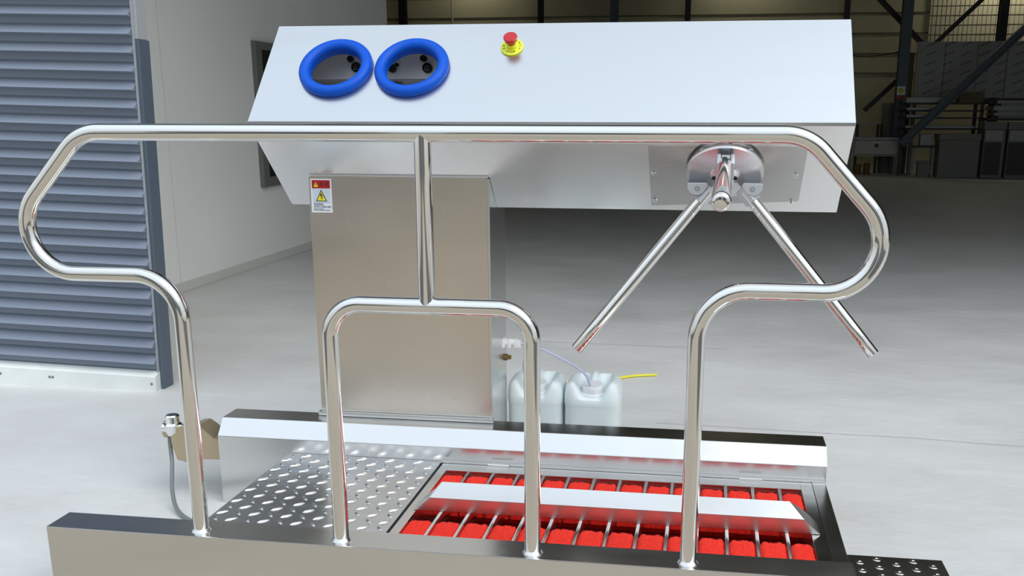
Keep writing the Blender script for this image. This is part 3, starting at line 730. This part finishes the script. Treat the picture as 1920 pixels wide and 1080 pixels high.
def brace(a, c, w_, mat, label):
    a, c = Vector(a), Vector(c); d = (c-a); Lg = d.length; d.normalize(); y = Vector((0, 1, 0)); z = d.cross(y)
    mb = MB(); mb.box(0, Lg, -w_*0.5, w_*0.5, -w_*0.5, -w_*0.3, mat=frame_mat(a, d, y, z)); mb.box(0, Lg, -w_*0.5, w_*0.5, w_*0.3, w_*0.5, mat=frame_mat(a, d, y, z)); mb.box(0, Lg, -w_*0.12, w_*0.12, -w_*0.3, w_*0.3, mat=frame_mat(a, d, y, z))
    return tag(mb.build('diagonal_brace', mat), label, 'brace', 'diagonal braces by the back wall')
brace((2.0, 20.75, 5.02), (4.53, 20.75, 2.58), 0.10, 'black_steel', 'black brace falling to the right behind the column with the notice')
brace((7.6, 20.95, 5.44), (4.80, 20.95, 2.60), 0.085, 'black_steel', 'thin black brace rising to the right above the film covered boards')
brace((7.6, 19.45, 4.30), (4.05, 19.45, 0.62), 0.15, 'blue_steel', 'thick blue grey brace crossing in front of the film covered boards')
brace((4.10, 20.85, 1.88), (3.48, 20.85, 1.27), 0.09, 'black_steel', 'short black brace low down left of the column with the notice')
tag(MB().tube(smooth_path([(3.03, 21.15, 2.42), (3.35, 20.9, 2.37), (3.7, 20.6, 2.37), (4.08, 20.25, 2.43)]), 0.012, 8).build('slack_cable', 'black_steel'), 'slack dark cable strung between two columns at the far back wall', 'cable')
# notice on the column
no = MB().box(4.005, 4.165, 20.190, 20.198, 1.575, 1.745).build('notice', 'white_print')
tag(no, 'small white notice with a yellow emblem on the steel column', 'sign')
MB().lathe([(0, 0.003), (0.055, 0.003), (0.058, 0)], (4.085, 20.190, 1.66), (0, -1, 0), 24).build('emblem', 'yellow_print', no)
MB().lathe([(0.030, 0.0045), (0.038, 0.0045), (0.038, 0.003), (0.030, 0.003)], (4.085, 20.190, 1.66), (0, -1, 0), 24, closed=True).build('emblem_ring', 'cardboard', no)
tag(MB().box(4.005, 4.165, 20.190, 20.198, 1.485, 1.555).build('red_notice', 'red_print'), 'narrow red notice below the yellow emblem on the column', 'sign')
# film covered boards
fb = empty('film_covered_boards', (5.6, 20.6, 0), 'large upright grey boards with slanted printed marks at the back', 'boards')
for x0, x1 in ((4.46, 4.93), (4.94, 5.56), (5.57, 6.13), (6.14, 6.80), (6.81, 7.50)):
    MB().box(x0, x1, 20.50, 20.56, 1.52, 2.62, 0.006).build('board', 'film_board', fb)
MB().box(4.39, 4.455, 20.47, 20.60, 0.0, 2.62, 0.006).build('board_post', 'frame_pale', fb)
MB().box(4.456, 7.5, 20.52, 20.60, 1.40, 1.515).build('board_rail', 'dark_stack', fb)
MB().box(7.44, 7.50, 20.57, 20.63, 0.0, 1.40).build('board_post', 'frame_pale', fb)
tag(MB().box(4.20, 4.38, 20.66, 21.2, 0, 2.42, 0.02).build('brown_board', 'cardboard'), 'brown board leaning in the dark left of the film covered boards', 'board')
# rack with sheets
rk = empty('sheet_rack', (4.7, 19.9, 0), 'dark storage rack behind the diagonal brace holding stacked metal sheets', 'rack')
for x in (4.10, 5.58):
    for y in (19.75, 20.30):
        MB().box(x-0.03, x+0.03, y-0.03, y+0.03, 0, 1.42).build('rack_post', 'dark_stack', rk)
for z in (0.93, 1.14, 1.28, 1.42):
    MB().box(4.07, 5.61, 19.72, 20.33, z-0.03, z).build('rack_shelf', 'dark_stack', rk)
GS = 'sheets on the rack'
for x0, x1, z, t, y0, lab in ((4.12, 4.86, 1.45, 0.10, 19.70, 'bright metal sheet stack on top of the dark rack'), (4.14, 4.87, 1.31, 0.05, 19.68, 'thin metal sheet on the second shelf of the dark rack'), (4.14, 4.85, 1.17, 0.05, 19.67, 'thin metal sheet on the third shelf of the dark rack'), (4.14, 5.45, 0.96, 0.05, 19.64, 'long metal sheet on the lowest shelf of the dark rack')):
    z = {1.45: 1.4205, 1.31: 1.2805, 1.17: 1.1405, 0.96: 0.9305}[z]
    tag(MB().box(x0, x1, y0, 20.25, z, z+t, 0.006).build('metal_sheet', 'sheet_metal'), lab, 'sheet', GS)
tag(MB().prism([(4.88, 1.42), (5.08, 1.42), (5.08, 1.48), (5.02, 1.585), (4.97, 1.595), (4.89, 1.50)], 19.76, 19.98, 'Y', bevel=0.015).build('yellow_bag', 'yellow_bag'), 'yellow bag lying on the rack beside the bright sheets', 'bag')
tag(MB().box(5.13, 5.60, 19.74, 20.2, 1.42, 1.62, 0.008).box(5.15, 5.58, 19.735, 19.742, 1.50, 1.53).build('cardboard_box', 'cardboard'), 'brown cardboard box on the rack right of the diagonal brace', 'box')
tb2 = empty('sheet_table', (6.3, 20.1, 0), 'dark table at the right edge piled with metal sheets', 'table')
for x in (5.72, 7.1):
    for y in (20.2, 20.38): MB().box(x-0.03, x+0.03, y-0.03, y+0.03, 0, 1.08).build('table_leg', 'dark_stack', tb2)
MB().box(5.68, 7.15, 19.72, 20.42, 1.08, 1.13).build('table_top', 'dark_stack', tb2)
z = 1.13
for t, x0, lab in ((0.10, 5.80, 'lowest metal sheet pile on the table at the right edge'), (0.13, 5.78, 'middle metal sheet pile on the table at the right edge'), (0.10, 5.84, 'topmost metal sheet pile on the table at the right edge')):
    tag(MB().box(x0, 7.1, 19.70, 20.36, z+0.04, z+t, 0.006).box(x0+0.1, 7.0, 19.78, 20.3, z, z+0.04).build('sheet_pile', 'sheet_metal'), lab, 'sheets', 'sheet piles on the right table'); z += t+0.0
# floor items
def crate(name, x0, x1, y0, y1, h, mat, label, cat, lid=True, lidmat=None):
    r = empty(name, ((x0+x1)/2, (y0+y1)/2, 0), label, cat)
    hb = h*0.86 if lid else h
    MB().box(x0, x1, y0, y1, 0.0, hb, 0.01).build('body', mat, r)
    if lid: MB().box(x0-0.02, x1+0.01, y0-0.02, y1+0.02, hb, h, 0.012).build('lid', lidmat or mat, r)
    return r
crate('storage_bin', 4.72, 5.47, 19.15, 19.62, 0.83, 'machine_grey', 'grey lidded bin standing on the floor under the rack', 'bin')
sb = crate('steel_unit', 5.53, 5.92, 19.15, 19.62, 1.06, 'machine_grey', 'narrow steel unit with pale upper door beside the grey bin', 'cabinet')
MB().box(5.55, 5.86, 19.135, 19.15, 0.70, 0.90, 0.004).build('upper_door', 'machine_pale', sb)
MB().box(5.55, 5.86, 19.138, 19.15, 0.06, 0.67, 0.004).build('lower_door', 'dark_stack', sb)
sb = crate('steel_unit', 5.97, 6.46, 19.15, 19.62, 1.06, 'machine_grey', 'wider steel unit with pale upper door at the right edge', 'cabinet')
MB().box(5.99, 6.44, 19.135, 19.15, 0.70, 0.90, 0.004).build('upper_door', 'machine_pale', sb)
MB().box(5.99, 6.44, 19.138, 19.15, 0.06, 0.67, 0.004).build('lower_door', 'dark_stack', sb)
st = empty('low_stool', (4.53, 19.5, 0), 'small dark stool with a box beneath the diagonal brace foot', 'stool')
MB().box(4.30, 4.70, 19.35, 19.65, 0.56, 0.60, 0.005).build('seat', 'dark_stack', st)
for x in (4.33, 4.67):
    for y in (19.38, 19.62): MB().box(x-0.015, x+0.015, y-0.015, y+0.015, 0, 0.56).build('leg', 'frame_pale', st)
crate('small_box', 4.40, 4.60, 19.40, 19.60, 0.30, 'machine_grey', 'small grey box on the floor under the low stool', 'box')
tag(MB().box(4.40, 4.62, 19.40, 19.60, 0.60, 0.82, 0.008).box(4.39, 4.63, 19.39, 19.61, 0.79, 0.80).build('pale_carton', 'machine_pale'), 'small pale carton standing on the low stool', 'box')
# drawer table
dt = empty('drawer_table', (3.64, 20.1, 0), 'pale workbench table with a single drawer beside the notice column', 'table')
MB().box(3.17, 4.08, 19.85, 20.16, 0.695, 0.745, 0.006).build('table_top', 'sheet_metal', dt)
dr = MB().box(3.22, 4.05, 19.86, 19.90, 0.41, 0.685, 0.006).build('drawer', 'drawer_paint', dt)
MB().box(3.605, 3.68, 19.848, 19.862, 0.55, 0.62, 0.006).build('drawer_latch', 'black_plastic', dr)
MB().box(3.20, 4.07, 19.86, 20.14, 0.375, 0.40).build('lower_rail', 'frame_pale', dt)
for x in (3.19, 4.065):
    for y in (19.875, 20.13): MB().box(x-0.02, x+0.02, y-0.02, y+0.02, 0, 0.695, 0.003).build('leg', 'frame_pale', dt)
for x, h, lab in ((3.33, 0.20, 'brown tin under the drawer table, nearest the machine'), (3.50, 0.22, 'brown tin under the drawer table, second from the machine')):
    tag(MB().lathe([(0, 0), (0.065, 0), (0.065, h), (0.07, h), (0.07, h+0.01), (0, h+0.01)], (x, 20.0, 0), (0, 0, 1), 18).build('paint_tin', 'brown_parts'), lab, 'tin', 'tins under the drawer table')
sh = empty('wall_shelf_unit', (3.6, 20.6, 0), 'dark shelf unit standing behind the pale drawer table', 'shelf')
for x in (3.34, 3.76):
    MB().box(x-0.015, x+0.015, 20.5, 20.75, 0, 1.0).build('side_panel', 'dark_stack', sh)
MB().box(3.32, 3.80, 20.48, 20.76, 1.0, 1.03, 0.004).build('shelf_top', 'machine_pale', sh)
MB().box(3.355, 3.745, 20.5, 20.75, 0.60, 0.62).build('shelf', 'dark_stack', sh)
tag(MB().lathe([(0, 0), (0.15, 0), (0.155, 0.5), (0.150, 1.3), (0.17, 1.36), (0.155, 1.42), (0, 1.42)], (3.97, 20.68, 0), (0, 0, 1), 20).build('wrapped_roll', 'roll_grey'), 'upright wrapped roll standing behind the notice column', 'roll')
